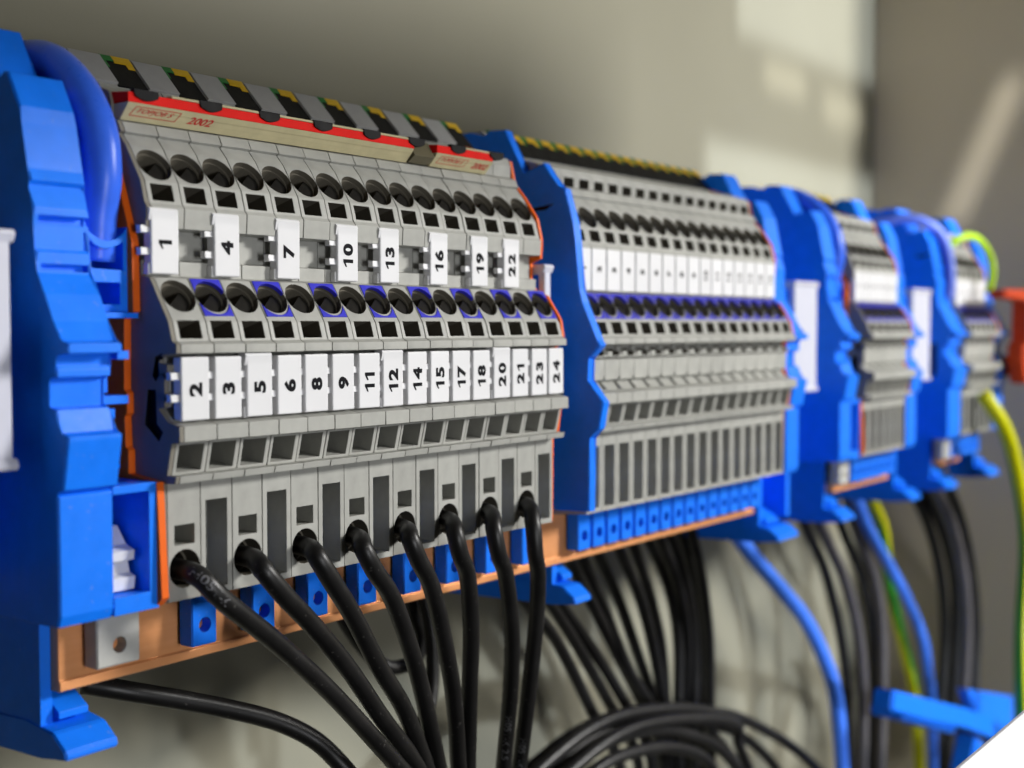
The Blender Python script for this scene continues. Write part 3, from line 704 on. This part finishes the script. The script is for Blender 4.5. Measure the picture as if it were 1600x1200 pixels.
C = {
'under': [(7.4, 186.0, -59.9), (13.9, 182.7, -62.1), (29.2, 179.3, -67.6), (40.4, 176.0, -72.3), (47.2, 172.7, -76.8), (50.7, 169.3, -81.5), (54.4, 166.0, -88.0)],
'loopb': [(90.4, 188.0, -50.4), (93.5, 188.0, -63.2), (96.3, 188.0, -69.5), (94.6, 188.0, -73.9), (89.9, 188.0, -74.8), (84.0, 188.0, -73.4), (79.0, 190.0, -68.3), (76, 196, -58)],
'behind': [(92.0, 187.0, -50.3), (92.9, 182.7, -64.5), (92.4, 181.3, -74.7), (89.9, 180.0, -81.3), (86.2, 178.7, -85.8), (85.9, 177.3, -93.7), (85.8, 176.0, -102.1)],
'arc1': [(131.6, 185.0, -113.2), (139.8, 185.0, -109.8), (159.9, 185.0, -106.1), (179.7, 185.0, -106.5), (207.5, 185.0, -111.6), (232.7, 185.0, -119.2), (250.2, 185.0, -125.5), (280.5, 185.0, -140.4), (307.3, 185.0, -157.0), (327.9, 185.0, -172.3)],
'arc2': [(142.6, 190.0, -118.2), (152.6, 190.0, -114.4), (171.0, 190.0, -111.5), (191.0, 190.0, -112.6), (216.4, 190.0, -117.5), (237.2, 190.0, -124.4), (257.1, 190.0, -133.1), (278.7, 190.0, -146.8), (294.3, 190.0, -161.3)],
'arc3': [(141.2, 184.0, -117.3), (152.7, 184.0, -112.3), (171.2, 184.0, -111.3), (195.1, 184.0, -114.7), (217.8, 184.0, -122.7), (234.3, 184.0, -131.6), (252.2, 184.0, -146.7)],
'arc4': [(143.8, 180.0, -118.9), (157.1, 180.0, -114.4), (174.6, 180.0, -114.9), (195.4, 180.0, -119.1), (214.4, 180.0, -127.4), (226.8, 180.0, -139.6)],
'blueC': [(241.5, 188.0, -56.7), (246.4, 187.0, -65.0), (258.6, 186.0, -74.9), (276.2, 185.0, -87.5), (293.5, 184.0, -100.6), (308.6, 183.0, -117.5), (317.4, 182.0, -133.7), (321.2, 181.0, -160.0), (320.1, 180.0, -174.2)],
'g0': [(301.1, 190.0, -60.7), (308.0, 190.0, -71.8), (324.2, 190.0, -88.5), (336.8, 190.0, -109.3), (345.1, 190.0, -129.9), (349.7, 190.0, -154.2), (352.4, 190.0, -178.4)],
'g1': [(310.2, 188.0, -60.1), (316.4, 187.6, -72.6), (336.2, 187.2, -93.8), (348.5, 186.8, -114.8), (354.2, 186.4, -139.1), (353.4, 186.0, -177.8)],
'g2': [(338.1, 193.0, -60.3), (346.4, 192.4, -76.8), (365.6, 191.8, -98.9), (374.8, 191.2, -120.4), (376.6, 190.6, -144.9), (373.2, 190.0, -184.4)],
'g3': [(342.3, 190.0, -60.5), (352.3, 189.2, -77.3), (369.4, 188.4, -99.1), (375.9, 187.6, -120.1), (375.7, 186.8, -144.0), (372.3, 186.0, -183.3)],
'yg': [(378.5, 196.0, -59.1), (387.0, 195.7, -71.8), (397.3, 195.4, -83.5), (403.1, 195.1, -105.1), (409.4, 194.9, -118.9), (420.8, 194.6, -138.0), (433.5, 194.3, -161.2), (439.9, 194.0, -190), (444, 194, -225)],
'blueE': [(333.6, 185.0, -57.3), (343.0, 185.0, -66.1), (353.5, 185.0, -77.0), (377.7, 185.0, -95.9), (396.2, 185.0, -111.1), (416.1, 185.0, -131.6), (426.6, 185.0, -155.2), (430.9, 185.0, -178.0), (431.8, 185.0, -199.9)],
'f0': [(407.7, 190.0, -62.9), (435.9, 190.0, -86.4), (453.8, 190.0, -111.6), (460.1, 190.0, -135.9), (456.2, 190.0, -167.1), (450, 190, -200)],
'f1': [(407.8, 186.0, -60.2), (440.6, 186.0, -86.6), (459.0, 186.0, -112.0), (463.7, 186.0, -136.0), (459.8, 186.0, -167.3), (452, 186, -200)],
'f2': [(376.1, 170.0, -57.1), (405.6, 170.0, -80.8), (421.4, 170.0, -104.3), (426.8, 170.0, -126.8), (424.0, 170.0, -156.2), (418, 170, -190)],
'f3': [(396.3, 172.0, -57.0), (422.4, 172.0, -80.4), (439.1, 172.0, -107.3), (445.6, 172.0, -130.7), (443.6, 172.0, -161.1), (437, 172, -190)],
'ygR': [(378.7, 150.0, -26.2), (387.0, 145.1, -38.1), (400.2, 144.3, -52.7), (410.8, 143.4, -73.9), (412.4, 142.6, -92.0), (404.9, 141.7, -123.9), (405.6, 140.9, -157.2), (410.5, 140.0, -184.1)],
}
cable("cable", C['under'], 1.75, CABLE, "black cable curving out from under the left end of the copper bar")
cable("cable", C['loopb'], 1.6, CABLE, "short black cable loop hanging behind the near cables")
cable("cable", C['behind'], 1.5, CABLE, "thin black cable hanging behind the cable of marker column 13")
GB = "black cables hanging under the second group"
BN = {
0: [(128.5, 186.0, -60.5), (134.4, 188.5, -66.7), (153.6, 191.0, -81.9), (176.8, 193.5, -109.1), (193.4, 196.0, -127.1)],
1: [(139.9, 189.0, -61.0), (149.2, 191.8, -69.1), (168.2, 194.5, -86.3), (192.1, 197.2, -111.3), (209.4, 200.0, -129.7)],
2: [(147.4, 192.0, -60.3), (158.3, 193.0, -72.9), (175.4, 194.0, -88.8), (196.1, 195.0, -110.7), (210.1, 196.0, -127.9)],
3: [(148.8, 186.0, -56.5), (161.6, 189.5, -66.1), (185.2, 193.0, -90.6), (206.5, 196.5, -112.2), (222.5, 200.0, -130.6)],
4: [(160.8, 189.0, -58.2), (174.3, 190.8, -74.3), (191.9, 192.5, -97.7), (207.3, 194.2, -112.6), (218.2, 196.0, -129.4)],
5: [(172.2, 192.0, -58.8), (188.8, 194.0, -77.2), (202.6, 196.0, -95.7), (216.6, 198.0, -114.9), (226.8, 200.0, -130.7)],
6: [(174.9, 186.0, -58.3), (191.7, 188.5, -77.0), (203.9, 191.0, -95.2), (213.7, 193.5, -113.4), (221.4, 196.0, -130.6)],
7: [(187.2, 189.0, -58.8), (201.6, 191.8, -76.1), (214.0, 194.5, -95.4), (222.0, 197.2, -116.0), (228.8, 200.0, -131.2)],
8: [(198.9, 192.0, -58.1), (215.4, 193.0, -77.9), (223.4, 194.0, -96.0), (225.5, 195.0, -116.4), (227.4, 196.0, -132.1)],
9: [(197.4, 186.0, -58.5), (215.2, 189.5, -77.5), (227.3, 193.0, -96.6), (233.2, 196.5, -118.5), (239.3, 200.0, -134.9)],
10: [(208.4, 189.0, -59.1), (222.4, 190.8, -78.2), (230.8, 192.5, -97.2), (234.3, 194.2, -118.4), (237.6, 196.0, -134.7)],
11: [(220.0, 192.0, -59.4), (234.0, 194.0, -80.4), (242.5, 196.0, -100.0), (246.5, 198.0, -121.9), (250.4, 200.0, -137.8)],
12: [(215.6, 186.0, -57.9), (228.3, 188.5, -77.0), (237.8, 191.0, -98.3), (243.5, 193.5, -120.4), (248.7, 196.0, -136.6)]}
for k, pts in BN.items():
    l = {0: "leftmost black cable of the bundle under the second group", 12: "rightmost black cable of the bundle under the second group"}.get(k, "black cable in the middle of the bundle under the second group")
    pts = pts+[(pts[-1][0]+8, pts[-1][1]+2, pts[-1][2]-25)]
    cable("cable", pts, 1.65, CABLE, l, group=GB)
GA = "black cables arching along the bottom edge"
for k, l in (('arc1', "outermost black cable arching along the bottom edge"), ('arc2', "second black cable arching along the bottom edge"), ('arc3', "third black cable arching along the bottom edge"), ('arc4', "innermost black cable arching along the bottom edge")):
    pts = C[k]; pts = [(pts[0][0]-22, pts[0][1], pts[0][2]-17), (pts[0][0]-11, pts[0][1], pts[0][2]-7)]+pts
    cable("cable", pts, 1.75, CABLE, l, group=GA)
for q, dz, dy, l in ((0, -1.6, 4, "black cable lying just under the outermost arching cable"), (1, -3.0, -3, "black cable crossing under the arching cables at the bottom edge")):
    pts = [(x+q*6, y+dy, z+dz-(i*.25*q)) for i, (x, y, z) in enumerate(C['arc1'][:6])]+[(240+q*5, 187+dy, -128-q*4), (256, 187+dy, -142-q*5)]
    pts = [(pts[0][0]-20, pts[0][1], pts[0][2]-18), (pts[0][0]-9, pts[0][1], pts[0][2]-6)]+pts
    cable("cable", pts, 1.75, CABLE, l, group=GA)
cable("cable", C['blueC'], 2.6, AZURE, "thick blue cable curving down right of the black bundle")
cable("cable", C['g0'], 1.9, CABLE, "black cable just right of the thick blue cable")
cable("cable", C['g1'], 2.1, CABLE2, "charcoal grey cable under the third group, left of the pair")
cable("cable", C['g2'], 1.8, CABLE, "black cable running between the two charcoal grey cables")
cable("cable", C['g3'], 2.1, CABLE2, "charcoal grey cable beside the yellow and green cable")
cable("cable", C['yg'], 2.2, YG, "yellow and green cable hanging behind the slim blue cable", twist=0.012)
cable("cable", C['blueE'], 2.2, AZURE, "slim blue cable under the third group, passing the blue bracket")
GF = "dark cables under the farthest group"
for k, l in (('f0', "leftmost dark cable under the farthest group"), ('f1', "second dark cable under the farthest group"), ('f2', "grey sheened cable under the farthest group"), ('f3', "rightmost dark cable under the farthest group")):
    cable("cable", C[k], 2.4, CABLE2 if k == 'f2' else CABLE, l, group=GF)
cable("cable", C['ygR'], 2.8, YG, "yellow and green cable hanging at the right edge of the picture", twist=0.004)
# wire loops on top of the feed blocks
cable("wire_loop", [(-5.3, 163.5, 9.5), (-5.2, 163.0, 16), (-5, 162.0, 22.3), (-5, 163.1, 29), (-5, 167.6, 35.2), (-5.2, 173.9, 39.6), (-5.6, 181, 40.5), (-6.5, 190, 38), (-7, 196, 33)], 2.95, CBLUE,
      "thick dark blue wire loop rising from the near blue feed block", "wire", "wire loops over the blocks")
cable("wire_loop", [(262.6, 163.5, 9.5), (262.8, 162.3, 16), (262.8, 161.2, 22.3), (262.8, 162.6, 29), (262.6, 167.0, 35.6), (262, 173.9, 40), (261, 181, 41), (259, 190, 38), (258, 196, 33)], 2.95, CBLUE,
      "blurred blue wire loop over the third group's feed block", "wire", "wire loops over the blocks")
cable("wire_loop", [(360.5, 158.5, 10), (360.5, 157.5, 17), (361, 158.5, 26), (359, 161.0, 34), (354, 165.0, 38.0), (351, 172, 39.5), (349, 182, 38)], 2.0, mat("lavender_pvc", (.16, .24, .78), .4, bevel=0),
      "pale lavender wire loop at the left of the farthest group", "wire", "wire loops over the blocks")
cable("wire_loop", [(364.2, 165.0, 24.2), (364.2, 160.0, 29.4), (370.4, 156.0, 33.3), (381.6, 154.0, 32.8), (389.7, 152.0, 26.8), (390.2, 151.0, 19.9), (389.2, 152.0, 12.9)], 1.45, LIME,
      "yellow and green wire loop at the right end of the farthest group", "wire", "wire loops over the blocks")

# ------------------------------------------------------------------ bracket, handle, card
r = root("cable_bracket", (330, 150, -160), "blue plastic bracket at the lower right with cables passing through", "bracket")
def bentbar(pts, hw, d, y, name):
    bm = bmesh.new(); up_, lo = [], []
    for i, (x, z) in enumerate(pts):
        p = Vector((x, z)); q = Vector(pts[min(i+1, len(pts)-1)])-Vector(pts[max(i-1, 0)]); n = Vector((-q.y, q.x)).normalized()*hw
        up_.append(tuple(p+n)); lo.append(tuple(p-n))
    prism_y(bm, up_+lo[::-1], y, y+d)
    bmesh.ops.bevel(bm, geom=list(bm.edges), offset=0.8, segments=3, affect='EDGES')
    return emit(name, bm, BLUE, r)
bentbar([(287, -122), (321, -132.9), (364, -146.5), (394, -157.5), (412, -165), (421, -174), (424, -190)], 3.4, 7, 150, "frame")
bentbar([(306, -131.5), (344, -144.5), (362, -150.6)], 2.0, 12, 153, "inner_rib")
bentbar([(388, -161), (381, -172), (374, -200)], 4.5, 8, 152, "leg")
bm = bmesh.new(); prism_y(bm, [(387, -142), (450, -159.5), (451, -174), (400, -155.4)], 157, 161); emit("side_plate", bm, BLUE, r)
h = root("handle", (390, 145, 0), "red orange loop handle at the right edge beside the farthest group", "handle")
bm = bmesh.new(); prism_y(bm, [(379, 13.6), (420, 14.4), (423, 8), (423, -23), (409, -23), (404, -14), (405, -6), (411, -9), (411, 10.4), (379, 10.2)], 143, 149)
bmesh.ops.bevel(bm, geom=list(bm.edges), offset=0.7, segments=2, affect='EDGES'); emit("frame", bm, HANDLE, h)
bm = bmesh.new(); box(bm, 413, 416, 149, 153, -20, -12); emit("hinge", bm, HANDLE, h)
bm = bmesh.new(); prism(bm, [(66, -72.8), (66, -71.3), (65.3, -71.1), (44, -84.9), (44, -87)], 40, 330)
tag(emit("trunking_lid", bm, mat("white_pvc", (.88, .89, .92), .4), origin=(60, 60, -72)), "plain white trunking lid whose edge cuts the lower right corner", "trunking lid")
